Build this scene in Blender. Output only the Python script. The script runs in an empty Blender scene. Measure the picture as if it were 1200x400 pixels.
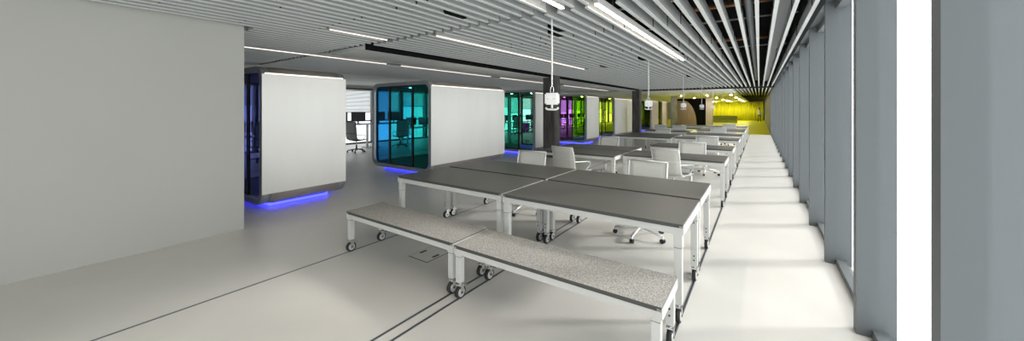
import bpy, bmesh, math, random
from mathutils import Vector, Matrix
random.seed(7)
PI = math.pi
S = bpy.context.scene
C = S.collection

# ------------------------------------------------------------------ materials
def new_mat(name):
    m = bpy.data.materials.new(name); m.use_nodes = True
    return m, m.node_tree.nodes, m.node_tree.links

def pbr(name, col, rough=0.5, metal=0.0, var=0.0, scale=20.0, bump=0.0, spec=0.5, stretch=None, col2=None):
    m, n, l = new_mat(name)
    b = n['Principled BSDF']
    b.inputs['Base Color'].default_value = (*col, 1)
    b.inputs['Roughness'].default_value = rough
    b.inputs['Metallic'].default_value = metal
    b.inputs['Specular IOR Level'].default_value = spec
    if var or bump or col2:
        tc = n.new('ShaderNodeTexCoord'); mp = n.new('ShaderNodeMapping')
        l.new(tc.outputs['Object'], mp.inputs['Vector'])
        if stretch: mp.inputs['Scale'].default_value = stretch
        nz = n.new('ShaderNodeTexNoise'); nz.inputs['Scale'].default_value = scale
        nz.inputs['Detail'].default_value = 4
        l.new(mp.outputs['Vector'], nz.inputs['Vector'])
        if var or col2:
            r = n.new('ShaderNodeValToRGB')
            lo = [max(0, c*(1-var)) for c in col]; hi = [min(1, c*(1+var)) for c in (col2 or col)]
            r.color_ramp.elements[0].position = .35; r.color_ramp.elements[1].position = .65
            r.color_ramp.elements[0].color = (*lo, 1); r.color_ramp.elements[1].color = (*hi, 1)
            l.new(nz.outputs['Fac'], r.inputs['Fac']); l.new(r.outputs['Color'], b.inputs['Base Color'])
        if bump:
            bp = n.new('ShaderNodeBump'); bp.inputs['Strength'].default_value = bump
            bp.inputs['Distance'].default_value = .01
            l.new(nz.outputs['Fac'], bp.inputs['Height']); l.new(bp.outputs['Normal'], b.inputs['Normal'])
    return m

def glass(name, col, refl=0.08, rough=0.02):
    m, n, l = new_mat(name)
    n.remove(n['Principled BSDF'])
    t = n.new('ShaderNodeBsdfTransparent'); t.inputs['Color'].default_value = (*[(c*.75)**.5 if 'film' in name and 'clear' not in name else c**.5 for c in col], 1)   # a pane has two faces
    g = n.new('ShaderNodeBsdfGlossy'); g.inputs['Roughness'].default_value = rough
    g.inputs['Color'].default_value = (.9, .9, .9, 1)
    f = n.new('ShaderNodeLayerWeight'); f.inputs['Blend'].default_value = .5
    pw = n.new('ShaderNodeMath'); pw.operation = 'POWER'; pw.inputs[1].default_value = 5
    mu = n.new('ShaderNodeMapRange'); mu.inputs['To Min'].default_value = refl*.5; mu.inputs['To Max'].default_value = .6
    mx = n.new('ShaderNodeMixShader')
    l.new(f.outputs['Facing'], pw.inputs[0]); l.new(pw.outputs[0], mu.inputs['Value']); l.new(mu.outputs[0], mx.inputs[0])
    l.new(t.outputs[0], mx.inputs[1]); l.new(g.outputs[0], mx.inputs[2])
    l.new(mx.outputs[0], n['Material Output'].inputs['Surface'])
    return m

def emit(name, col, s):
    m, n, l = new_mat(name)
    n.remove(n['Principled BSDF'])
    e = n.new('ShaderNodeEmission'); e.inputs['Color'].default_value = (*col, 1); e.inputs['Strength'].default_value = s
    l.new(e.outputs[0], n['Material Output'].inputs['Surface'])
    return m

M = {}
M['floor'] = pbr('floor_resin', (.70, .675, .63), .33, var=.03, scale=1.3, spec=.4)
M['yellow_floor'] = pbr('yellow_floor', (.78, .76, .006), .4, var=.05, scale=2)
M['top'] = pbr('table_laminate', (.115, .112, .103), .40, var=.06, scale=60, spec=.35)
M['edge'] = pbr('dark_edge', (.06, .06, .056), .5)
M['felt'] = pbr('bench_felt', (.23, .22, .20), .95, var=.0, scale=125, col2=(.54, .52, .485), spec=.1, bump=.3)
M['white_metal'] = pbr('light_grey_metal', (.56, .56, .535), .4, spec=.5)
M['baffle'] = pbr('baffle_web_shaded', (.34, .35, .34), .45, var=.04, scale=3, spec=.4)  # web darkened: shade between the baffles put into the colour
M['lip_lit'] = pbr('baffle_lip_lit', (.60, .61, .59), .4)  # bottom edge lightened: floor bounce put into the colour
M['black'] = pbr('black_plastic', (.012, .012, .013), .45)
M['rubber'] = pbr('rubber', (.02, .02, .021), .7)
M['chrome'] = pbr('chrome', (.80, .80, .79), .16, metal=1.0)
M['steel'] = pbr('steel', (.56, .57, .57), .34, metal=1.0, var=.05, scale=6, stretch=(1, .1, 1))
M['shell'] = pbr('booth_shell', (.36, .325, .285), .45, metal=.2)
M['alu'] = pbr('satin_aluminium', (.74, .74, .72), .3, metal=.85)
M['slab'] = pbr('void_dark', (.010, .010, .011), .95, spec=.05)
M['soffit'] = pbr('soffit_grey', (.70, .71, .69), .7, var=.04, scale=1.2)
M['concrete'] = pbr('column_concrete', (.075, .068, .062), .75, var=.35, scale=3, stretch=(3, 3, .5), bump=.2)
M['concrete_light'] = pbr('pale_column', (.14, .14, .135), .7, var=.2, scale=3)
M['wall'] = pbr('wall_grey', (.43, .43, .395), .9, var=.01, scale=1)
M['mullion'] = pbr('mullion_grey', (.11, .122, .127), .6, metal=.0)
M['darkmul'] = pbr('dark_window_frame', (.06, .065, .07), .5)
M['glass'] = glass('window_glass', (.95, .97, .97), .04)
M['panel'] = pbr('pod_panel', (.82, .805, .765), .38, metal=.25, var=.02, scale=2, stretch=(1, 1, .3))
M['podframe'] = pbr('pod_frame', (.42, .45, .45), .38, metal=.6)
M['podin'] = pbr('pod_inside', (.36, .37, .38), .7)
M['blue_led'] = emit('blue_led', (.03, .035, 1), 7)
M['led'] = emit('led_white', (1, .91, .79), 36)
M['led_dim'] = emit('led_dim', (1, .86, .76), 1.7)
M['podled'] = emit('pod_led', (1, .93, .82), 1.5)
M['mesh'] = pbr('chair_mesh', (.60, .60, .56), .75, var=.05, scale=120)
M['chair_white'] = pbr('chair_frame_white', (.74, .74, .72), .3, metal=.3)
M['charcoal'] = pbr('charcoal_fabric', (.03, .03, .032), .8)
M['greyback'] = pbr('grey_mesh', (.62, .62, .60), .8)
M['magenta'] = pbr('magenta_fabric', (.75, .02, .55), .7)
M['screen'] = pbr('monitor_dark', (.015, .016, .018), .35)
M['desk'] = pbr('desk_white', (.75, .76, .76), .5)
M['blind'] = pbr('blind_white', (.80, .82, .82), .8)
M['white_plastic'] = pbr('white_plastic', (.82, .82, .80), .4)
M['curtain'] = pbr('yellow_curtain', (.80, .77, .02), .8, var=.15, scale=3, stretch=(4, 4, .15))
M['pink'] = pbr('pink_plaster', (.42, .36, .40), .8, var=.05, scale=2)
M['brown'] = pbr('brown_panel', (.21, .155, .135), .7, var=.15, scale=4, stretch=(3, 3, .2))
M['duct'] = pbr('duct_metal', (.32, .34, .36), .4, metal=.7)
M['copper'] = pbr('copper_pipe', (.35, .17, .08), .4, metal=.7)
M['green_sofa'] = pbr('green_fabric', (.17, .19, .02), .85)
M['skin'] = pbr('skin', (.55, .38, .29), .6)
M['hair'] = pbr('hair', (.03, .02, .015), .7)
M['shirt'] = pbr('pale_shirt', (.75, .75, .62), .8)
M['warm'] = emit('warm_lamp', (1, .92, .62), 1100)
M['film_violet'] = glass('film_violet', (.30, .34, .95), .10)
M['film_navy'] = glass('film_navy', (.12, .15, .60), .10)
M['film_blue'] = glass('film_blue', (.03, .36, .80), .08)
M['film_teal'] = glass('film_teal', (.02, .50, .62), .08)
M['film_aqua'] = glass('film_aqua', (.02, .56, .52), .08)
M['film_green'] = glass('film_green', (.09, .88, .58), .08)
M['film_mint'] = glass('film_mint', (.38, 1.0, .76), .08)
M['film_purple'] = glass('film_purple', (.62, .22, .82), .08)
M['film_lime'] = glass('film_lime', (.50, 1.2, .10), .08)
M['film_yellow'] = glass('film_yellow', (.85, 1.1, .07), .08)
M['film_olive'] = glass('film_olive', (.40, .50, .04), .08)
M['film_clear'] = glass('film_clear', (.85, .90, .92), .05)

# ------------------------------------------------------------------ mesh builder
class MB:
    def __init__(s): s.bm = bmesh.new(); s.mats = []
    def _mi(s, m):
        if m not in s.mats: s.mats.append(m)
        return s.mats.index(m)
    def _paint(s, faces, m, smooth=False):
        i = s._mi(m)
        for f in faces: f.material_index = i; f.smooth = smooth
    def box(s, lo, hi, m, bevel=0.0, mat=None):
        lo = Vector(lo); hi = Vector(hi)
        r = bmesh.ops.create_cube(s.bm, size=1)
        vs = r['verts']
        sz = hi-lo; c = (hi+lo)/2
        for v in vs: v.co = Vector((v.co.x*sz.x+c.x, v.co.y*sz.y+c.y, v.co.z*sz.z+c.z))
        fs = list({f for v in vs for f in v.link_faces})
        if bevel > 0:
            es = list({e for f in fs for e in f.edges})
            b = bmesh.ops.bevel(s.bm, geom=es, offset=bevel, segments=2, affect='EDGES', clamp_overlap=True)
            vs = list({v for f in b['faces'] for v in f.verts} | {v for v in vs if v.is_valid})
            fs = list({f for v in vs for f in v.link_faces})
        if mat is not None:
            for v in vs: v.co = mat @ v.co
        s._paint(fs, m)
        return s
    def cyl(s, p0, p1, r, m, n=16, r2=None, caps=True):
        p0 = Vector(p0); p1 = Vector(p1); d = p1-p0
        q = d.to_track_quat('Z', 'Y').to_matrix().to_4x4()
        mt = Matrix.Translation((p0+p1)/2) @ q
        r_ = bmesh.ops.create_cone(s.bm, cap_ends=caps, segments=n, radius1=r, radius2=r if r2 is None else r2, depth=d.length, matrix=mt)
        fs = {f for v in r_['verts'] for f in v.link_faces}
        s._paint(fs, m)
        for f in fs:
            if len(f.verts) == 4: f.smooth = True
        return s
    def tube(s, pts, r, m, n=8, closed=False):
        pts = [Vector(p) for p in pts]; rings = []
        k = len(pts); up = Vector((0, 0, 1))
        for i, p in enumerate(pts):
            if closed: t = pts[(i+1) % k]-pts[i-1]
            else: t = pts[min(i+1, k-1)]-pts[max(i-1, 0)]
            t.normalize()
            u = t.cross(up)
            if u.length < .05: u = t.cross(Vector((0, 1, 0)))
            u.normalize(); w = u.cross(t).normalized()
            rings.append([s.bm.verts.new(p+u*(r*math.cos(2*PI*j/n))+w*(r*math.sin(2*PI*j/n))) for j in range(n)])
        fs = []
        for i in range(k if closed else k-1):
            a = rings[i]; b = rings[(i+1) % k]
            for j in range(n): fs.append(s.bm.faces.new((a[j], a[(j+1) % n], b[(j+1) % n], b[j])))
        if not closed:
            fs.append(s.bm.faces.new(rings[0][::-1])); fs.append(s.bm.faces.new(rings[-1]))
        s._paint(fs, m, True)
        return s
    def sweep(s, prof, axis_lo, axis_hi, m, closed=False, thick=0.0, smooth=True):
        """prof: (x,z) pairs swept along y as a strip of given thickness (inwards = left of the path)"""
        k = len(prof); P = [Vector((p[0], p[1])) for p in prof]
        inner = []
        for i in range(k):
            if closed: t = P[(i+1) % k]-P[i-1]
            else: t = P[min(i+1, k-1)]-P[max(i-1, 0)]
            t.normalize(); inner.append(P[i]+Vector((-t.y, t.x))*thick)
        def V(p, y): return s.bm.verts.new((p.x, y, p.y))
        o0 = [V(p, axis_lo) for p in P]; o1 = [V(p, axis_hi) for p in P]
        i0 = [V(p, axis_lo) for p in inner]; i1 = [V(p, axis_hi) for p in inner]
        fs = []; flat = []
        rng = range(k if closed else k-1)
        for i in rng:
            j = (i+1) % k
            fs.append(s.bm.faces.new((o0[i], o0[j], o1[j], o1[i])))
            fs.append(s.bm.faces.new((i0[j], i0[i], i1[i], i1[j])))
            flat.append(s.bm.faces.new((o0[j], o0[i], i0[i], i0[j])))
            flat.append(s.bm.faces.new((o1[i], o1[j], i1[j], i1[i])))
        if not closed:
            flat.append(s.bm.faces.new((o0[0], o1[0], i1[0], i0[0])))
            flat.append(s.bm.faces.new((o1[-1], o0[-1], i0[-1], i1[-1])))
        s._paint(fs, m, smooth); s._paint(flat, m, False)
        return s
    def ball(s, c, r, m, sc=(1, 1, 1)):
        mt = Matrix.Translation(Vector(c)) @ Matrix.Diagonal((*sc, 1))
        r_ = bmesh.ops.create_uvsphere(s.bm, u_segments=16, v_segments=10, radius=r, matrix=mt)
        s._paint({f for v in r_['verts'] for f in v.link_faces}, m, True)
        return s
    def build(s, name, parent=None, kind=None):
        bmesh.ops.recalc_face_normals(s.bm, faces=s.bm.faces)
        me = bpy.data.meshes.new(name); s.bm.to_mesh(me); s.bm.free()
        for m in s.mats: me.materials.append(M[m] if isinstance(m, str) else m)
        o = bpy.data.objects.new(name, me); C.objects.link(o)
        if parent is not None: o.parent = parent
        if kind: o['kind'] = kind
        return o

def tag(o, label, cat, group=None):
    o['label'] = label; o['category'] = cat
    if group: o['group'] = group
    return o
def thing(name, label, cat, loc=(0, 0, 0), rz=0, group=None):
    o = bpy.data.objects.new(name, None); C.objects.link(o)
    o.empty_display_size = .1
    o.location = loc; o.rotation_euler = (0, 0, rz)
    return tag(o, label, cat, group)
def dup(root, loc, rz, label, group=None):
    r = root.copy(); C.objects.link(r); r.location = loc; r.rotation_euler = (0, 0, rz); r['label'] = label
    if group: r['group'] = group
    for ch in list(root.children):
        c = ch.copy(); C.objects.link(c); c.parent = r
        for g in list(ch.children):
            d = g.copy(); C.objects.link(d); d.parent = c
    return r
def struct(name, mb, parent=None): return mb.build(name, parent, 'structure')

# ------------------------------------------------------------------ dimensions (metres); camera at the origin in plan
ZC = 2.67            # underside of the baffles
ZS = 3.30            # slab above
XF = 0.56            # inner face of the window wall on the right
XL = -15.0           # far left window wall
YE = 60.0            # far end
YY = 26.8            # yellow floor begins

# ------------------------------------------------------------------ setting
b = MB(); b.box((XL-.2, -5.2, -.12), (XF+.2, YY, 0), 'floor'); struct('floor', b)
b = MB(); b.box((XL-.2, YY, -.12), (XF+.2, YE+.2, 0), 'yellow_floor'); struct('floor.001', b)
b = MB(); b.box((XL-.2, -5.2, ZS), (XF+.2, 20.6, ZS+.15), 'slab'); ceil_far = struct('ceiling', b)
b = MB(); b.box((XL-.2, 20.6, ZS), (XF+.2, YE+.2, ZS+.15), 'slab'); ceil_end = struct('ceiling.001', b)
# lower plain ceilings
b = MB(); b.box((-6.65, 3.55, 2.63), (-5.62, 20.55, 2.70), 'soffit'); struct('ceiling.002', b)
b = MB(); b.box((XL, 20.62, 2.64), (-1.25, YE-.02, 2.72), 'soffit'); struct('ceiling.003', b)
b = MB(); b.box((XL, 1.9, 2.66), (-10.2, 20.55, 2.74), 'soffit'); struct('ceiling.004', b)
# walls
b = MB(); b.box((-5.75, -5.0, 0), (-5.6, 1.80, ZS), 'wall'); struct('wall_left', b)
b = MB(); b.box((-5.6, -5.2, 2.70), (XF+.2, -5.0, ZS), 'wall'); struct('wall_back', b)
for k in range(4):  # unseen glazing behind the camera, added to let in fill light
    xa = -5.6+k*1.54
    f = MB(); f.box((xa, -5.2, 0), (xa+.09, -5.0, 2.70), 'mullion')
    f.box((xa+.09, -5.15, 0), (xa+1.54, -5.05, .06), 'mullion'); f.box((xa+.09, -5.15, 2.62), (xa+1.54, -5.05, 2.70), 'mullion')
    w = struct('window_%d' % (60+k), f)
    g = MB(); g.box((xa+.085, -5.11, .055), (xa+1.545, -5.098, 2.63), 'glass'); g.build('pane', w)
b = MB(); b.box((XL, 1.70, 0), (-5.76, 1.85, ZS), 'wall'); struct('wall_side', b)
b = MB(); b.box((XF, YY+.1, 0), (XF+.2, YE+.2, ZS), 'mullion'); struct('wall_right', b)
b = MB(); b.box((XF, -5.0, 2.70), (XF+.2, YY+.1, ZS), 'mullion'); struct('trim_1', b)
b = MB(); b.box((XL-.2, 1.85, 2.55), (XL, YE, ZS), 'wall'); struct('trim_2', b)
b = MB(); b.box((XL-.2, 57.9, 0), (XL, YE, 2.55), 'wall'); struct('wall_far_left', b)
b = MB(); b.box((XL-.2, YE, 0), (XF, YE+.2, ZS), 'wall'); struct('wall_end', b)

# right-hand window wall: one bay per window, mullion at its start
n = 0; y = -4.97; P = 1.42
y = 3.79-6*P-.35
while y < YY-.4:
    n += 1
    f = MB()
    y1 = min(y+P, YY+.1)
    f.box((XF, y, 0), (XF+.20, y+.09, 2.70), 'mullion')
    f.box((XF+.08, y+.09, 0), (XF+.16, y1, .06), 'mullion')
    f.box((XF+.08, y+.09, 2.62), (XF+.16, y1, 2.70), 'mullion')
    w = struct('window_%d' % n, f)
    g = MB(); g.box((XF+.11, y+.085, .055), (XF+.122, y1+.005, 2.63), 'glass'); g.build('pane', w)
    y += P
# left window wall beyond the booths, with lowered blinds
y = 1.9; k = 0
while y < 57:
    n += 1; k += 1
    f = MB(); y1 = y+1.6
    f.box((XL-.18, y, 0), (XL+.02, y+.16, 2.55), 'darkmul')
    f.box((XL-.15, y+.16, 0), (XL-.05, y1, .07), 'darkmul')
    f.box((XL-.15, y+.16, 2.47), (XL-.05, y1, 2.55), 'darkmul')
    f.box((XL-.15, y+.16, 1.02), (XL-.05, y1, 1.07), 'darkmul')
    w = struct('window_%d' % n, f)
    g = MB(); g.box((XL-.12, y+.155, .06), (XL-.11, y1+.005, 2.48), 'glass'); g.build('pane', w)
    bl = MB(); zb = [1.45, 1.1, 1.75, 1.3, 1.6][k % 5]
    z = 2.44
    while z > zb:
        bl.box((XL-.045, y+.18, z-.034), (XL-.005, y1-.02, z-.004), 'blind'); z -= .05
    bl.box((XL-.05, y+.18, zb-.03), (XL+.0, y1-.02, zb), 'blind')
    bl.box((XL-.05, y+.18, 2.44), (XL+.0, y1-.02, 2.48), 'blind')
    bl.build('blind', w)
    y += 1.6

# floor rails for the rolling tables
for i, (x, ya, yb) in enumerate([(-.495, -1, 26.7), (-2.065, -1, 26.7), (-2.175, -1, 26.7), (-3.745, -1, 26.7)]):
    f = MB()
    f.box((x-.004, ya, 0.0), (x+.004, yb, .0016), 'rubber')
    f.box((x-.012, ya, 0.0), (x-.004, yb, .002), 'duct')
    f.box((x+.004, ya, 0.0), (x+.012, yb, .002), 'duct')
    struct('trim_%d' % (3+i), f)
# columns
for i, (yc, mt) in enumerate([(10.25, 'concrete'), (20.3, 'concrete'), (31.0, 'concrete_light')]):
    f = MB(); f.box((-5.92, yc, 0), (-5.50, yc+.42, ZS), mt, .012)
    struct('column' if i == 0 else 'column.%03d' % i, f)

# ------------------------------------------------------------------ ceiling baffles
def baffle(x, ya, yb, parent, clips=()):
    f = MB()
    f.box((x-.019, ya, ZC), (x+.019, yb, ZC+.013), 'lip_lit')
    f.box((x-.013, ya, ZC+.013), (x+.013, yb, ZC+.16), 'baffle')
    for yc in clips:
        if ya+.1 < yc < yb-.1:
            f.box((x-.0205, yc-.009, ZC+.02), (x+.0205, yc+.009, ZC+.20), 'black')
    yy = ya+.25
    for t in (0.05, .5, .95):
        yy = ya+(yb-ya)*t
        f.cyl((x, yy, ZC+.14), (x, yy, ZS), .004, 'black', 6)
    return f.build('baffle', parent)
XG = [-.022-.1655*k for k in range(-3, 62)]
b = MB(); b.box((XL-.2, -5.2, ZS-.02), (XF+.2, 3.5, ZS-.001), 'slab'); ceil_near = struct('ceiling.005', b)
LEDX_near = [(-1.73, -1.2, 3.42), (-4.78, 2.5, 3.42)]
LEDX_far = [(-1.375, 3.46, 8.5), (-3.90, 3.62, 9.0)]
for x in XG:
    xn = x+.05
    if xn > XF-.03: continue
    ya = -1.6 if xn > -5.5 else 1.9
    if xn < -9.6: continue
    lx = [l for l in LEDX_near if abs(xn-l[0]) < .085]
    if lx:
        if lx[0][1] > ya+.3: baffle(xn, ya, lx[0][1]-.05, ceil_near)
    else: baffle(xn, ya, 3.44, ceil_near, (.9, 2.45) if random.random() > .3 else (1.7,))
for i, x in enumerate(XG):
    if x > XF-.03 or x < -5.44: continue
    lx = [l for l in LEDX_far if abs(x-l[0]) < .085]
    cl = [4.9+.12*math.sin(i*.9), 6.8, 8.9+.1*math.sin(i), 11.2, 13.6, 16.2]
    cl = [c+random.choice((0, 0, 0, .35)) for c in cl if random.random() > .3]
    yb = 20.5
    ya = 3.54+(.0 if i % 2 else .0)
    baffle(x, (lx[0][2]+.05) if lx else ya, yb, ceil_far, cl)
for x in XG:
    if -1.25 < x < XF-.03: baffle(x, 20.62, 34, ceil_end)
for x in [-6.72-.1655*k for k in range(21)]:
    if abs(x+7.3) < .09: continue
    baffle(x, 3.54, 20.5, ceil_far, (5, 9, 13))

# dark slot rail at the left edge of the baffle field, with hangers
t = thing('ceiling_track', 'long black ceiling track along left edge of the far baffle field', 'track', (0, 0, 0))
f = MB(); f.box((-5.60, 3.56, 2.62), (-5.54, 20.25, 2.72), 'slab'); f.build('track_rail', t)
for yy in (4.6, 6.3, 8.0, 9.7, 12, 14, 16, 18):
    f = MB(); f.cyl((-5.57, yy, 2.71), (-5.57, yy, ZS), .008, 'black', 8); f.build('hanger_rod', t)
f = MB(); f.box((-5.44, 20.52, 2.60), (XF, 20.60, 2.80), 'black'); struct('trim_7', f)

# ------------------------------------------------------------------ linear lights
def linear_light(x, ya, yb, label, z=ZC-.005, w=.017, em='led'):
    t = thing('linear_light', label, 'ceiling light', (x, ya, z), 0, 'linear ceiling lights')
    L = yb-ya
    f = MB(); f.box((-w-.006, 0, .012), (w+.006, L, .09), 'white_metal')
    for q in (.1, .9): f.cyl((0, L*q, .085), (0, L*q, ZS-z), .005, 'black', 6)
    f.build('housing', t)
    f = MB(); f.box((-w, .01, 0), (w, L-.01, .0135), em); f.build('diffuser', t)
linear_light(-1.73, -1.2, 3.42, 'bright ceiling strip light at top of photo, ending short of the longest strip')
linear_light(-1.375, 3.46, 8.5, 'longest bright ceiling strip light, running over the right hand tables')
linear_light(-3.90, 3.62, 9.0, 'thin ceiling strip light between the baffles, ending above the nearest column', w=.009, em='led_dim')
linear_light(-4.78, 2.5, 3.42, 'short faint strip light among the left baffles, above the silver booth', w=.006, em='led_dim')
for i, (ya, yb) in enumerate([(2.2, 5.2), (5.6, 9.2), (9.7, 14), (14.5, 20.3)]):
    linear_light(-7.3, ya, yb, ['strip light over the roof of the nearest booth', 'strip light over the roof of the teal glass booth', 'strip light over the roof of the green glass booth', 'strip light over the roofs of the lime and yellow glass booths'][i], ZC-.01, .007, 'led_dim')

# services in the void at the right
def service(name, label, cat, pts, r, mt):
    f = MB(); f.tube(pts, r, mt, 12); return tag(f.build(name), label, cat)
tag(MB().box((.16, -1, 2.92), (.40, 20.4, 3.08), 'duct').build('air_duct'), 'flat grey metal duct above baffles next to the window wall', 'duct')
service('service_pipe', 'grey round pipe running lengthwise above the baffles at right', 'pipe', [(-.12, -1, 3.0), (-.12, 20.4, 3.0)], .05, 'duct')
for i, yy in enumerate((4.6, 6.3, 9.5)):
    service('copper_pipe', ['brown cross pipe above the baffles, nearest the camera', 'brown cross pipe above the baffles, middle one', 'brown cross pipe above the baffles, farthest one'][i], 'pipe', [(-2.4, yy, 3.18), (.5, yy, 3.18)], .035, 'copper')
    service('conduit', ['thin grey conduit crossing above baffles, nearest', 'thin grey conduit crossing above baffles, middle', 'thin grey conduit crossing above baffles, farthest'][i], 'conduit', [(-2.4, yy+.8, 3.12), (.5, yy+.8, 3.12)], .015, 'white_metal')

# ------------------------------------------------------------------ rolling tables and benches
def caster(f, x, y, r, side):
    w = .016
    f.cyl((x-w, y, r), (x+w, y, r), r, 'rubber', 24)
    f.cyl((x-w-.003, y, r), (x+w+.003, y, r), r*.72, 'alu', 20)
    f.cyl((x-w-.010, y, r), (x+w+.010, y, r), r*.16, 'black', 10)
    f.box((x-w-.008, y-.016, r*.9), (x-w-.003, y+.022, 2*r+.012), 'chrome')
    f.box((x+w+.003, y-.016, r*.9), (x+w+.008, y+.022, 2*r+.012), 'chrome')
    f.box((x-w-.008, y-.026, 2*r+.004), (x+w+.008, y+.03, 2*r+.016), 'chrome', .002)
    f.box((x-.012, y+.03, 2*r-.02), (x+.012, y+.075, 2*r-.008), 'chrome', .002)   # brake pedal
    f.cyl((x, y, 2*r+.014), (x, y, 2*r+.032), .012, 'chrome', 10)
def make_table(name, label, cat, W, D, H, top_mat, rail_h, wheel_r, group):
    """origin: front left corner on the floor; legs at the four corners, wheels on all"""
    t = thing(name, label, cat, (0, 0, 0), 0, group)
    th = .028
    f = MB()
    f.box((0, 0, H-.0015), (W, D, H), top_mat)
    f.box((0, 0, H-th), (W, D, H-.0015), 'edge')
    f.build('tabletop' if cat == 'table' else 'seat', t)
    f = MB(); zr = H-th
    f.box((.004, .004, zr-rail_h), (W-.004, .034, zr), 'white_metal', .002)
    f.box((.004, D-.034, zr-rail_h), (W-.004, D-.004, zr), 'white_metal', .002)
    f.box((-.006, .0, zr-rail_h), (.028, D, zr+.018), 'white_metal', .002)
    f.box((W-.028, .0, zr-rail_h), (W+.006, D, zr+.018), 'white_metal', .002)
    f.box((W/2-.02, .034, zr-.03), (W/2+.02, D-.034, zr), 'white_metal')
    f.build('frame', t)
    a = .030; zl = 2*wheel_r+.03
    for sx in (0, 1):
        for sy in (0, 1):
            x = .035 if sx == 0 else W-.035; y = .036 if sy == 0 else D-.036
            f = MB()
            zs = zr-rail_h-(.10 if cat == 'table' else .02)
            f.box((x-a, y-a, zs), (x+a, y+a, zr-.002), 'white_metal', .003)
            f.box((x-a+.003, y-a+.003, zl), (x+a-.003, y+a-.003, zs+.0), 'white_metal', .003)
            f.box((x-a+.002, y-a+.002, zs-.003), (x+a-.002, y+a-.002, zs), 'edge')
            if sy == 1:
                zz = ((zs-.02, zs+.03, zs+.075, zl+.06, zl+.10) if cat == 'table' else (zl+.07, zl+.115, zs-.03))
                for z in zz: f.cyl((x, y-a-.002, z), (x, y-a+.01, z), .0065, 'black', 12)
            leg = f.build('leg', t)
            f = MB(); caster(f, x, y, wheel_r, sx); f.build('caster', leg)
    return t
W = 1.64
XA, XB = -3.78, -2.10
bench = make_table('felt_bench', 'speckled grey felt bench on castors, left one, in front of left table', 'bench', W, .46, .45, 'felt', .048, .052, 'felt topped benches')
bench.location = (XA, 2.17, 0)
bench2 = dup(bench, (XB, 2.15, 0), 0, 'speckled grey felt bench on castors, right one, nearest the camera')
tab = make_table('rolling_table', 'dark grey topped rolling table right behind the left felt bench', 'table', W, .855, .74, 'top', .052, .052, 'dark topped rolling tables')
tab.location = (XA, 2.86, 0)
TB = [
 (XB, 2.84, 'dark grey rolling table directly behind the right felt bench, nearest table of all'),
 (XA, 3.775, 'dark grey rolling table joined behind the nearest left table'),
 (XB, 3.755, 'dark grey rolling table joined behind the nearest right table'),
 (XA, 6.28, 'left column rolling table in its second block, front half'),
 (XA, 7.195, 'left column rolling table in its second block, back half'),
 (XB, 6.62, 'right column rolling table just beyond the nearest four, with a chair pulled to its front'),
 (XB, 8.65, 'right column rolling table, fourth deep from the right bench'),
 (XA, 11.25, 'left column rolling table in its third block, front half, left corner before the yellow booth'),
 (XA, 12.165, 'left column rolling table in its third block, back half'),
 (XB, 11.46, 'right column rolling table, fifth deep from the right bench'),
 (XB, 13.56, 'right column rolling table, sixth deep from the right bench'),
 (XA, 14.7, 'left column rolling table just beyond its third block'),
 (XB, 16.2, 'right column rolling table, seventh deep, front half of a pair'),
 (XB, 17.115, 'right column rolling table, eighth deep, back half of a pair'),
 (XA, 17.6, 'last but one rolling table of the left column'),
 (XA, 20.1, 'last rolling table of the left column'),
 (XB, 20.1, 'last rolling table of the right column, before the yellow floor'),
]
for x, y, lb in TB: dup(tab, (x, y, 0), 0, lb)

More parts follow.
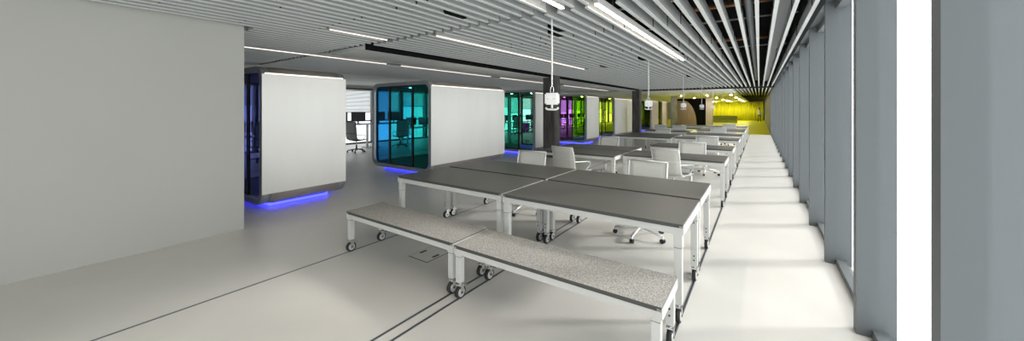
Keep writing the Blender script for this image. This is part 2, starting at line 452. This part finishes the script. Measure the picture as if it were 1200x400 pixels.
# ------------------------------------------------------------------ mesh task chairs
def make_chair(name, label, back_mat, frame_mat, seat_mat, group, tall=0.0):
    """faces +y, origin on the floor under the post"""
    t = thing(name, label, 'chair', (0, 0, 0), 0, group)
    prof = [(.23, .455), (.20, .470), (.05, .462), (-.12, .462), (-.185, .478), (-.222, .52), (-.238, .60),
            (-.25, .69), (-.27, .80+tall*.5), (-.30, .90+tall)]
    hw = .235
    def sheet(pts, th, m, name):
        f = MB(); bm = f.bm; k = len(pts)
        rows = []
        for (y, z) in pts:
            row = []
            for q in range(7):
                x = hw*(q/3-1); sag = .012*(1-(q/3-1)**2)
                row.append((bm.verts.new((x, y-(sag if z > .5 else 0), z-(sag if z <= .5 else 0))),
                            bm.verts.new((x, y-(sag if z > .5 else 0)-(th if z > .5 else 0), z-(sag if z <= .5 else 0)-(th if z <= .5 else th*.2)))))
            rows.append(row)
        fs = []
        for i in range(k-1):
            for q in range(6):
                for s_ in (0, 1):
                    fs.append(bm.faces.new((rows[i][q][s_], rows[i][q+1][s_], rows[i+1][q+1][s_], rows[i+1][q][s_])))
            for q in (0, 6):
                fs.append(bm.faces.new((rows[i][q][0], rows[i+1][q][0], rows[i+1][q][1], rows[i][q][1])))
        for i in (0, k-1):
            for q in range(6):
                fs.append(bm.faces.new((rows[i][q][0], rows[i][q+1][0], rows[i][q+1][1], rows[i][q][1])))
        f._paint(fs, m, True)
        return f.build(name, t)
    sheet(prof[:5], .012, seat_mat, 'seat')
    sheet(prof[4:], .010, back_mat, 'backrest')
    f = MB()
    for sx in (-1, 1):
        f.tube([(sx*(hw+.008), y, z) for y, z in prof], .012, frame_mat, 8)
    f.tube([(-hw-.008, -.303, .905+tall), (hw+.008, -.303, .905+tall)], .009, frame_mat, 8)
    f.tube([(-hw-.008, -.262, .70), (0, -.275, .70), (hw+.008, -.262, .70)], .009, frame_mat, 8)
    f.tube([(-hw-.008, .12, .448), (0, .10, .42), (hw+.008, .12, .448)], .012, frame_mat, 8)
    f.tube([(-hw-.008, -.12, .448), (0, -.08, .42), (hw+.008, -.12, .448)], .012, frame_mat, 8)
    f.tube([(-hw-.004, .10, .445), (0, 0, .41), (hw+.004, -.10, .445)], .010, frame_mat, 8)
    f.build('back_frame', t)
    for sx in (-1, 1):
        x = sx*(hw+.022)
        f = MB()
        f.tube([(x-sx*.012, -.245, .66), (x, -.18, .652), (x+sx*.02, -.05, .645), (x+sx*.02, .10, .64), (x+sx*.02, .155, .62),
                (x+sx*.012, .165, .575), (x, .12, .52), (x-sx*.008, .04, .462)], .011, frame_mat, 8)
        f.build('armrest', t)
    f = MB()
    f.cyl((0, 0, .10), (0, 0, .26), .027, 'chair_white' if frame_mat != 'black' else 'black', 16)
    f.cyl((0, 0, .25), (0, 0, .42), .016, 'chrome', 12)
    f.box((-.09, -.10, .405), (.09, .11, .43), 'black' if frame_mat == 'black' else 'chair_white', .006)
    f.build('post', t)
    f = MB()
    for k in range(5):
        a = 2*PI*k/5+.3; c, s_ = math.cos(a), math.sin(a)
        f.tube([(c*.02, s_*.02, .115), (c*.15, s_*.15, .10), (c*.30, s_*.30, .078)], .017, frame_mat, 8)
    f.cyl((0, 0, .07), (0, 0, .13), .036, frame_mat, 16)
    f.build('star_base', t)
    for k in range(5):
        a = 2*PI*k/5+.3; x, y = .305*math.cos(a), .305*math.sin(a); c, s_ = -math.sin(a), math.cos(a)
        f = MB()
        f.cyl((x-c*.02, y-s_*.02, .028), (x-c*.005, y-s_*.005, .028), .028, 'rubber', 14)
        f.cyl((x+c*.005, y+s_*.005, .028), (x+c*.02, y+s_*.02, .028), .028, 'rubber', 14)
        f.cyl((x, y, .028), (x, y, .085), .009, 'chrome', 8)
        f.box((x-.018, y-.018, .05), (x+.018, y+.018, .064), frame_mat, .003)
        f.build('castor', t)
    return t
ch = make_chair('task_chair', 'white mesh task chair behind the nearest left tables, turned to the camera', 'mesh', 'chair_white', 'mesh', 'white mesh task chairs')
ch.location = (-3.0, 4.60, 0); ch.rotation_euler = (0, 0, PI+.10)
CH = [
 ((-1.22, 4.55), PI-.05, 'white mesh task chair behind the nearest right tables, its castors seen under the tabletop'),
 ((-2.85, 6.03), -.25, 'white mesh task chair with its back to the camera at the second left table block'),
 ((-1.24, 6.72), -.30, 'white mesh task chair drawn up to the front of the sixth deep right side, back to camera'),
 ((-1.12, 7.80), PI+.05, 'white mesh task chair behind the right table just beyond the nearest four'),
 ((-3.08, 8.35), PI, 'white mesh task chair behind the second left table block, before the yellow booth'),
 ((-1.08, 9.80), PI, 'white mesh task chair behind the fourth deep right table'),
 ((-2.85, 13.3), PI, 'white mesh task chair behind the third left table block'),
 ((-1.24, 14.72), PI, 'white mesh task chair behind the sixth deep right table'),
 ((-2.75, 15.85), PI, 'white mesh task chair in the left column beyond the single table, right one of two'),
 ((-3.50, 15.98), PI+.1, 'white mesh task chair in the left column beyond the single table, left one of two'),
 ((-1.1, 18.25), PI, 'farthest white mesh task chair, before the yellow floor'),
]
CH[2] = (CH[2][0], CH[2][1], 'white mesh chair with its back to the camera, right table just beyond the nearest four')
for (x, y), r, lb in CH: dup(ch, (x, y, 0), r, lb)

# ------------------------------------------------------------------ hanging power boxes
def make_drop():
    t = thing('power_pendant', 'x', 'power pendant', (0, 0, 0), 0, 'white hanging power boxes')
    f = MB(); f.box((-.085, -.05, 1.645), (.085, .05, 1.79), 'white_plastic', .016)
    f.build('box', t)
    f = MB()
    for sx in (-1, 1):
        f.cyl((sx*.038, -.052, 1.715), (sx*.038, -.046, 1.715), .026, 'white_plastic', 20)
        for q in (-1, 1): f.cyl((sx*.038+q*.008, -.0535, 1.715), (sx*.038+q*.008, -.050, 1.715), .0035, 'black', 8)
    f.build('socket', t)
    f = MB(); pts = []
    f.tube([(0, 0, 1.648), (0, 0, 1.60)], .014, 'white_plastic', 10)
    f.tube([(-.078, 0, 1.612), (-.07, 0, 1.592), (-.05, 0, 1.586), (0, 0, 1.584), (.05, 0, 1.586), (.07, 0, 1.592), (.078, 0, 1.612)], .012, 'white_plastic', 10)
    f.build('cable_hook', t)
    f = MB()
    f.tube([(.02*math.cos(a), 0, 1.83+.045*math.sin(a)) for a in [2*PI*k/16 for k in range(16)]], .005, 'chrome', 8, True)
    f.build('carabiner', t)
    f = MB(); p = []; q = []
    for k in range(150):
        z = 1.87+k*(ZS-1.87)/149; a = k*1.05
        p.append((.007*math.cos(a), .007*math.sin(a), z)); q.append((-.007*math.cos(a), -.007*math.sin(a), z))
    f.tube(p, .0055, 'white_plastic', 6); f.tube(q, .0055, 'white_plastic', 6)
    f.build('cable', t)
    return t
dr = make_drop()
dr.location = (-2.1, 3.86, 0); dr.rotation_euler = (0, 0, .25)
dr['label'] = 'nearest and largest white power box hanging on a twisted cable, before the dark column'
for y, lb in ((8.5, 'second nearest white power box on a cable, beside the middle column'),
              (13.07, 'third nearest white power box on a cable, in front of the brown arched wall'),
              (17.7, 'fourth nearest white power box on a cable, in front of the black recess'),
              (22.2, 'farthest white power box on a cable, at the pink post')):
    dup(dr, (-2.1, y, 0), .3, lb)

for (x, y, lb) in ((-2.93, 3.0, 'small black box between the baffles, nearest the camera'), (-2.43, 4.6, 'larger black box between the baffles, left of a close pair'),
                   (-2.26, 4.3, 'black box between the baffles, right of a close pair'), (-3.26, 8.76, 'black box in the baffles, left of the nearest strip light end'),
                   (-2.10, 8.0, 'black box in the baffles beside the end of the longest strip light'), (-1.94, 13.1, 'black box in the baffles, farthest one')):
    t = thing('ceiling_box', lb, 'ceiling box', (x, y, ZC+.02), 0, 'black boxes among the baffles')
    f = MB(); f.box((-.062, -.16, -.015), (.062, .16, .10), 'slab', .008); f.build('box', t)
    f = MB(); f.cyl((0, 0, .09), (0, 0, ZS-ZC-.02), .01, 'black', 8); f.build('stem', t)
# ------------------------------------------------------------------ floor outlet hatch
t = thing('floor_outlet', 'square flush floor outlet lid with two black slots under the left bench', 'floor outlet', (-2.96, 2.65, 0))
f = MB(); f.box((-.145, -.165, 0), (.145, .165, .003), 'rubber'); f.build('rim', t)
f = MB(); f.box((-.139, -.159, .001), (.139, .159, .0045), 'floor'); f.build('lid', t)
for s_ in (-1, 1):
    f = MB(); f.box((-.016+s_*.10, -.045, .003), (.016+s_*.10, .045, .0055), 'black'); f.build('slot', t)

# ------------------------------------------------------------------ booths
def rr(x0, x1, z0, z1, r, n=7):
    """rounded rectangle, anticlockwise seen from -y, starting at bottom left corner's end"""
    pts = []
    for cx, cz, a0 in ((x1-r, z0+r, -PI/2), (x1-r, z1-r, 0), (x0+r, z1-r, PI/2), (x0+r, z0+r, PI)):
        for k in range(n+1):
            a = a0+PI/2*k/n; pts.append((cx+r*math.cos(a), cz+r*math.sin(a)))
    return pts
def booth(ya, yb, label, films, x0=-8.62, x1=-6.30, far_films=None, panel='panel', rad=.24):
    z0, z1 = .07, 2.27
    t = thing('meeting_booth', label, 'booth', (x1, ya, 0), 0, 'rounded meeting booths')
    def L(f, name, parent=t):
        o = f.build(name, parent); return o
    X0, X1, Y1 = x0-x1, 0.0, yb-ya
    # shell: bottom, right side, top (left side is glazed)
    pts = rr(X0, X1, z0, z1, rad, 10)
    i0 = 11*3  # bottom-left corner arc
    prof = pts[i0+5:]+pts[:i0-5]
    f = MB(); f.sweep(prof, .10, Y1-.10, 'shell', False, .07); L(f, 'shell')
    # outer white panel on the table side and its light line
    f = MB(); f.box((X1-.01, -.02, z0+.19), (X1+.014, Y1+.02, z1-.13), panel); L(f, 'side_panel')
    f = MB(); f.box((X1-.02, .03, z1-.128), (X1+.010, Y1-.03, z1-.110), 'podled'); L(f, 'light_line')
    # end frames
    for yo in (0, Y1-.10):
        f = MB(); f.sweep(pts, yo-.02, yo+.12, 'podframe', True, .085); L(f, 'end_frame')
    # glazing: three panes with black mullions, inset in a ring
    xi0, xi1, zi0, zi1 = X0+.08, X1-.08, z0+.08, z1-.08
    wtot = xi1-xi0; cuts = [xi0, xi0+wtot*.28, xi0+wtot*.70, xi1]
    for yo, fl in ((.05, films), (Y1-.05, far_films or ('film_clear',)*3)):
        ring = rr(xi0-.012, xi1+.012, zi0-.012, zi1+.012, rad-.08, 8)
        for k in range(3):
            a, c = cuts[k], cuts[k+1]
            g = MB()
            P2 = [(min(max(x, a), c), z) for x, z in ring]
            poly = []
            for p in P2:
                if not poly or (abs(p[0]-poly[-1][0])+abs(p[1]-poly[-1][1])) > 1e-5: poly.append(p)
            if abs(poly[0][0]-poly[-1][0])+abs(poly[0][1]-poly[-1][1]) < 1e-5: poly.pop()
            # clamped points collapse to verticals: keep extremes
            vs0 = [g.bm.verts.new((x, yo-.005, z)) for x, z in poly]
            vs1 = [g.bm.verts.new((x, yo+.005, z)) for x, z in poly]
            fs = [g.bm.faces.new(vs0[::-1]), g.bm.faces.new(vs1)]
            for q in range(len(poly)): fs.append(g.bm.faces.new((vs0[q], vs0[(q+1) % len(poly)], vs1[(q+1) % len(poly)], vs1[q])))
            g._paint(fs, fl[k]); L(g, 'glass_pane')
        g = MB()
        for c in cuts[1:3]: g.box((c-.026, yo-.02, zi0), (c+.026, yo+.02, zi1), 'black')
        g.box((cuts[1]+.026, yo-.018, zi0), (cuts[2]-.026, yo+.018, zi0+.045), 'black')
        g.box((cuts[1]+.026, yo-.018, zi1-.045), (cuts[2]-.026, yo+.018, zi1), 'black')
        d = L(g, 'door_frame')
        if yo < .2:
            g = MB(); g.tube([(cuts[2]-.06, yo-.045, .95), (cuts[2]-.06, yo-.045, 1.25)], .01, 'black', 8)
            g.cyl((cuts[2]-.06, yo-.045, .97), (cuts[2]-.045, yo, .97), .006, 'black', 8)
            g.cyl((cuts[2]-.06, yo-.045, 1.23), (cuts[2]-.045, yo, 1.23), .006, 'black', 8)
            g.build('handle', d)
    g = MB(); g.box((X0+.02, .14, z0+.20), (X0+.03, Y1-.14, z1-.20), 'film_clear'); L(g, 'glass_side')
    # inside floor and ceiling linings and downlights
    g = MB(); g.box((X0+.16, .12, z0+.075), (X1-.10, Y1-.12, z0+.09), 'podin'); L(g, 'booth_floor')
    g = MB(); g.box((X0+.16, .12, z1-.10), (X1-.12, Y1-.12, z1-.075), 'podin'); L(g, 'booth_ceiling')
    for k in range(2):
        g = MB(); g.cyl((X1-.45-.9*k, min(.5, Y1/2), z1-.112), (X1-.45-.9*k, min(.5, Y1/2), z1-.10), .045, 'led', 16); L(g, 'downlight')
    # plinth and blue light under the edge
    g = MB(); g.box((X0+.30, .22, 0), (X1-.26, Y1-.22, z0+.005), 'black'); L(g, 'plinth')
    g = MB(); a = .215
    g.box((X1-.262, a-.03, .012), (X1-.235, Y1-a+.03, .05), 'blue_led')
    g.box((X0+.28, a-.03, .012), (X1-.262, a-.003, .05), 'blue_led')
    g.box((X0+.28, Y1-a+.003, .012), (X1-.262, Y1-a+.03, .05), 'blue_led')
    L(g, 'under_glow_strip')
    return t
booth(2.27, 3.58, 'short silver booth at far left with violet blue glass end', ('film_violet', 'film_navy', 'film_violet'))
booth(5.70, 8.56, 'long silver booth with teal and blue glass end', ('film_blue', 'film_teal', 'film_aqua'))
booth(10.4, 12.1, 'booth with green glass end, just left of the nearest column', ('film_green', 'film_green', 'film_mint'))
booth(14.8, 16.2, 'booth with purple and lime glass, just right of the nearest column', ('film_purple', 'film_purple', 'film_lime'))
booth(18.5, 21.6, 'booth with yellow green glass and pale mint side, left of the middle column', ('film_yellow', 'film_yellow', 'film_yellow'))
booth(26.3, 28.3, 'booth with olive glass just right of the middle column', ('film_olive',)*3, panel='pink')
booth(29.7, 31.6, 'farthest booth with olive glass, left of the pale far column', ('film_olive',)*3, panel='pink')

# ------------------------------------------------------------------ workstations beyond the booths
def make_desk():
    t = thing('office_desk', 'x', 'desk', (0, 0, 0), 0, 'white desks along the left windows')
    f = MB(); f.box((0, 0, .71), (.8, 1.6, .735), 'desk', .003); f.build('desktop', t)
    for y in (.12, 1.48):
        f = MB(); f.box((.05, y-.03, 0), (.75, y+.03, .03), 'desk', .004); f.box((.36, y-.03, .03), (.44, y+.03, .71), 'desk', .004); f.build('leg', t)
    return t
def make_monitor():
    t = thing('monitor', 'x', 'monitor', (0, 0, 0), 0, 'dark monitors on the white desks')
    f = MB(); f.box((-.02, -.29, .11), (.02, .29, .47), 'screen', .006); f.build('screen', t)
    f = MB(); f.box((-.035, -.03, .01), (-.018, .03, .30), 'black', .003); f.build('stand', t)
    f = MB(); f.box((-.12, -.11, 0), (.08, .11, .012), 'black', .003); f.build('foot', t)
    return t
dk = make_desk(); mo = make_monitor()
oc = make_chair('office_chair', 'x', 'greyback', 'black', 'charcoal', 'office chairs by the left windows', .22)
DY = [3.6, 5.3, 7.0, 8.7, 10.4, 12.1, 13.8, 15.5, 17.2, 18.9, 20.6, 22.3, 24, 25.7, 27.4, 29.1]
ordn = ['first', 'second', 'third', 'fourth', 'fifth', 'sixth', 'seventh', 'eighth', 'ninth', 'tenth', 'eleventh', 'twelfth', 'thirteenth', 'fourteenth', 'fifteenth', 'sixteenth']
first = True
for i, y in enumerate(DY):
    x = -13.6
    hi = 1.36 if i in (2, 3) else 1.0    # two desks are raised to standing height
    lb = ordn[i]+' white desk, counted from the near end of the row along the left windows'
    if first: dk.location = (x, y, 0); dk['label'] = lb
    else: dup(dk, (x, y, 0), 0, lb).scale = (1, 1, hi)
    for j, yy in enumerate((y+.42, y+1.16)):
        lb = ('left' if j == 0 else 'right')+' dark monitor on the '+ordn[i]+' desk along the left windows'
        if first and j == 0: mo.location = (x+.28, yy, .735); mo['label'] = lb
        else: dup(mo, (x+.28, yy, .735*hi), random.uniform(-.15, .15), lb)
    lb = 'office chair with dark seat at the '+ordn[i]+' desk along the left windows'
    if first: oc.location = (x+1.25, y+.8, 0); oc.rotation_euler = (0, 0, PI/2); oc['label'] = lb
    elif i == 2: dup(oc, (-12.2, 7.4, 0), .25, lb)
    else: dup(oc, (x+1.25+random.uniform(-.15, .1), y+.8+random.uniform(-.2, .2), 0), PI/2+random.uniform(-.7, .7), lb)
    first = False
# magenta chair behind the green booth
mg = make_chair('office_chair', 'magenta office chair seen through the green glass booth', 'magenta', 'chair_white', 'magenta', 'office chairs by the left windows')
mg.location = (-9.4, 14.3, 0); mg.rotation_euler = (0, 0, PI)

# ------------------------------------------------------------------ far end
# arched brown partition with black recess and pink post
YP = 38.0
f = MB(); bm = f.bm
pts = [(-7.1, 0)]+[(-6.1+1.12*math.cos(PI/2*k/12), 2.4*math.sin(PI/2*k/12)) for k in range(13)]+[(-7.1, 2.4)]
v0 = [bm.verts.new((x, YP, z)) for x, z in pts]; v1 = [bm.verts.new((x, YP+.3, z)) for x, z in pts]
fs = [bm.faces.new(v0), bm.faces.new(v1[::-1])]
for q in range(len(pts)): fs.append(bm.faces.new((v0[q], v0[(q+1) % len(pts)], v1[(q+1) % len(pts)], v1[q])))
f._paint(fs, 'brown'); tag(f.build('curved_partition'), 'brown partition with a rounded corner in front of the black recess', 'partition')
f = MB(); f.box((-7.0, YP+1.2, 0), (-3.75, YP+1.4, 2.64), 'slab'); struct('wall_recess', f)
f = MB(); f.box((-4.15, YP-.2, 0), (-3.6, YP+.4, 2.64), 'pink', .01); struct('column.003', f)
# yellow curtain, pleated
f = MB(); bm = f.bm; prev = None; fs = []
N = 170
for k in range(N+1):
    x = -11+k*(XF+10.9)/N; yy = YE-1.0+.10*math.sin(k*1.9)+.03*math.sin(k*.6)
    a = bm.verts.new((x, yy, .02)); c = bm.verts.new((x, yy, 2.6)); a2 = bm.verts.new((x, yy+.02, .02)); c2 = bm.verts.new((x, yy+.02, 2.6))
    if prev:
        fs.append(bm.faces.new((prev[0], a, c, prev[1]))); fs.append(bm.faces.new((prev[2], prev[3], c2, a2)))
        fs.append(bm.faces.new((prev[1], c, c2, prev[3]))); fs.append(bm.faces.new((prev[0], prev[2], a2, a)))
    prev = (a, c, a2, c2)
f._paint(fs, 'curtain', True); tag(f.build('yellow_curtain'), 'full height pleated yellow curtain closing the far end of the room', 'curtain')
# low green sofa in front
t = thing('sofa', 'long low green sofa in front of the yellow curtain', 'sofa', (-4.6, 46, 0))
f = MB(); f.box((-2.2, -.45, .08), (2.6, .45, .42), 'green_sofa', .05); f.build('seat', t)
f = MB(); f.box((-2.2, .25, .40), (2.6, .5, .85), 'green_sofa', .06); f.build('backrest', t)
for sx in (-2.1, 2.5):
    for sy in (-.36, .4):
        f = MB(); f.cyl((sx, sy, 0), (sx, sy, .10), .03, 'black', 10); f.build('leg', t)
# far ceiling lamps
k = 0
for r_, yy in enumerate((30, 37, 44, 50, 54, 57)):
    for c_, xx in enumerate((-5.0, -3.2, -1.7)):
        k += 1
        t = thing('downlight', 'small warm ceiling lamp over the yellow floor, row %s, %s' % (ordn[r_], ('left', 'centre', 'right')[c_]), 'ceiling light', (xx, yy, 2.64), 0, 'warm ceiling lamps at the yellow end')
        f = MB(); f.cyl((0, 0, -.03), (0, 0, .002), .09, 'black', 16); f.build('lamp_housing', t)
        f = MB(); f.cyl((0, 0, -.04), (0, 0, -.028), .05, 'warm', 16); f.build('lamp_disc', t)

# distant person
def person(loc, rz):
    t = thing('person', 'distant person standing in pale top and black trousers on the yellow floor', 'person', loc, rz)
    V = [(0, 0, .95), (0, 0, 1.12), (0, 0, 1.32), (0, 0, 1.45), (0, .01, 1.53), (0, .015, 1.62), (0, .01, 1.72),
         (-.17, 0, 1.40), (-.23, 0, 1.14), (-.24, .06, .90), (-.24, .08, .80),
         (.17, 0, 1.40), (.23, 0, 1.14), (.24, .06, .90), (.24, .08, .80),
         (-.09, 0, .88), (-.11, .02, .48), (-.12, -.01, .08), (-.13, .13, .035),
         (.09, 0, .88), (.11, .02, .48), (.12, -.01, .08), (.13, .13, .035)]
    E = [(0, 1), (1, 2), (2, 3), (3, 4), (4, 5), (5, 6), (3, 7), (7, 8), (8, 9), (9, 10), (3, 11), (11, 12), (12, 13), (13, 14),
         (0, 15), (15, 16), (16, 17), (17, 18), (0, 19), (19, 20), (20, 21), (21, 22)]
    Rr = [.13, .12, .14, .09, .05, .085, .08, .055, .045, .034, .036, .055, .045, .034, .036, .085, .06, .042, .035, .085, .06, .042, .035]
    me = bpy.data.meshes.new('body'); me.from_pydata(V, E, [])
    o = bpy.data.objects.new('body', me); C.objects.link(o); o.parent = t
    me.materials.append(M['skin']); me.materials.append(M['shirt']); me.materials.append(M['charcoal'])
    sk = o.modifiers.new('skin', 'SKIN'); o.modifiers.new('sub', 'SUBSURF').levels = 2
    for i, v in enumerate(me.skin_vertices[0].data):
        v.radius = (Rr[i], Rr[i]*.8); v.use_root = (i == 0)
    bpy.context.view_layer.update()
    dg = bpy.context.evaluated_depsgraph_get()
    me2 = bpy.data.meshes.new_from_object(o.evaluated_get(dg))
    o.modifiers.clear(); o.data = me2
    me2.materials.clear()
    for q in ('skin', 'shirt', 'charcoal'): me2.materials.append(M[q])
    for p in me2.polygons:
        c = p.center; p.use_smooth = True
        p.material_index = 2 if (c.z < .92 and abs(c.x) < .2) else (1 if c.z < 1.49 and c.z > .92 else 0)
        if c.z < .1: p.material_index = 2
    f = MB(); f.ball((0, -.005, 1.70), .098, 'hair', (1, 1.05, 1.0)); f.build('hair', t)
    return t
person((-.02, 52.0, 0), PI)

# ------------------------------------------------------------------ light
w = bpy.data.worlds.new('world'); S.world = w; w.use_nodes = True
n = w.node_tree.nodes; l = w.node_tree.links
bg = n['Background']
tc = n.new('ShaderNodeTexCoord'); sp = n.new('ShaderNodeSeparateXYZ'); l.new(tc.outputs['Generated'], sp.inputs[0])
rz = n.new('ShaderNodeValToRGB')   # overcast sky: grey near the horizon, bright overhead
rz.color_ramp.elements[0].position = .28; rz.color_ramp.elements[0].color = (.95, .98, 1, 1)
rz.color_ramp.elements[1].position = .62; rz.color_ramp.elements[1].color = (1, 1, 1, 1)
l.new(sp.outputs['Z'], rz.inputs['Fac'])
mz = n.new('ShaderNodeMapRange'); mz.inputs['From Min'].default_value = .28; mz.inputs['From Max'].default_value = .65
mz.inputs['To Min'].default_value = 3.1; mz.inputs['To Max'].default_value = 3.4
l.new(sp.outputs['Z'], mz.inputs['Value'])
rx = n.new('ShaderNodeMapRange')   # hazy bright side towards the left of the building
rx.inputs['From Min'].default_value = -.35; rx.inputs['From Max'].default_value = -.75
rx.inputs['To Min'].default_value = 1.0; rx.inputs['To Max'].default_value = .5
l.new(sp.outputs['X'], rx.inputs['Value'])
mm = n.new('ShaderNodeMath'); mm.operation = 'MULTIPLY'; l.new(mz.outputs[0], mm.inputs[0]); l.new(rx.outputs[0], mm.inputs[1])
l.new(rz.outputs['Color'], bg.inputs['Color']); l.new(mm.outputs[0], bg.inputs['Strength'])

def sun(direction, strength, angle, col=(1, .97, .93)):
    d = bpy.data.lights.new('sun', 'SUN'); d.energy = strength; d.angle = math.radians(angle); d.color = col
    o = bpy.data.objects.new('sun', d); C.objects.link(o)
    o.rotation_euler = Vector(direction).normalized().to_track_quat('-Z', 'Y').to_euler()
el = math.radians(25)
sun((-.819*math.cos(el), -.574*math.cos(el), -math.sin(el)), 2.3, 7)

# ------------------------------------------------------------------ camera
cd = bpy.data.cameras.new('camera'); cam = bpy.data.objects.new('camera', cd); C.objects.link(cam)
cam.location = (0, 0, 1.59)
cam.rotation_euler = (PI/2, 0, math.atan2(290, 414))
cd.sensor_width = 36; cd.sensor_fit = 'HORIZONTAL'; cd.lens = 414/1200*36
cd.shift_y = -72/1200
cd.clip_start = .02; cd.clip_end = 300
S.camera = cam
S.view_settings.view_transform = 'Standard'; S.view_settings.look = 'None'
S.view_settings.gamma = 1; S.view_settings.use_curve_mapping = False
S.view_settings.exposure = 0.1
S.cycles.max_bounces = 10; S.cycles.transparent_max_bounces = 24; S.cycles.diffuse_bounces = 6
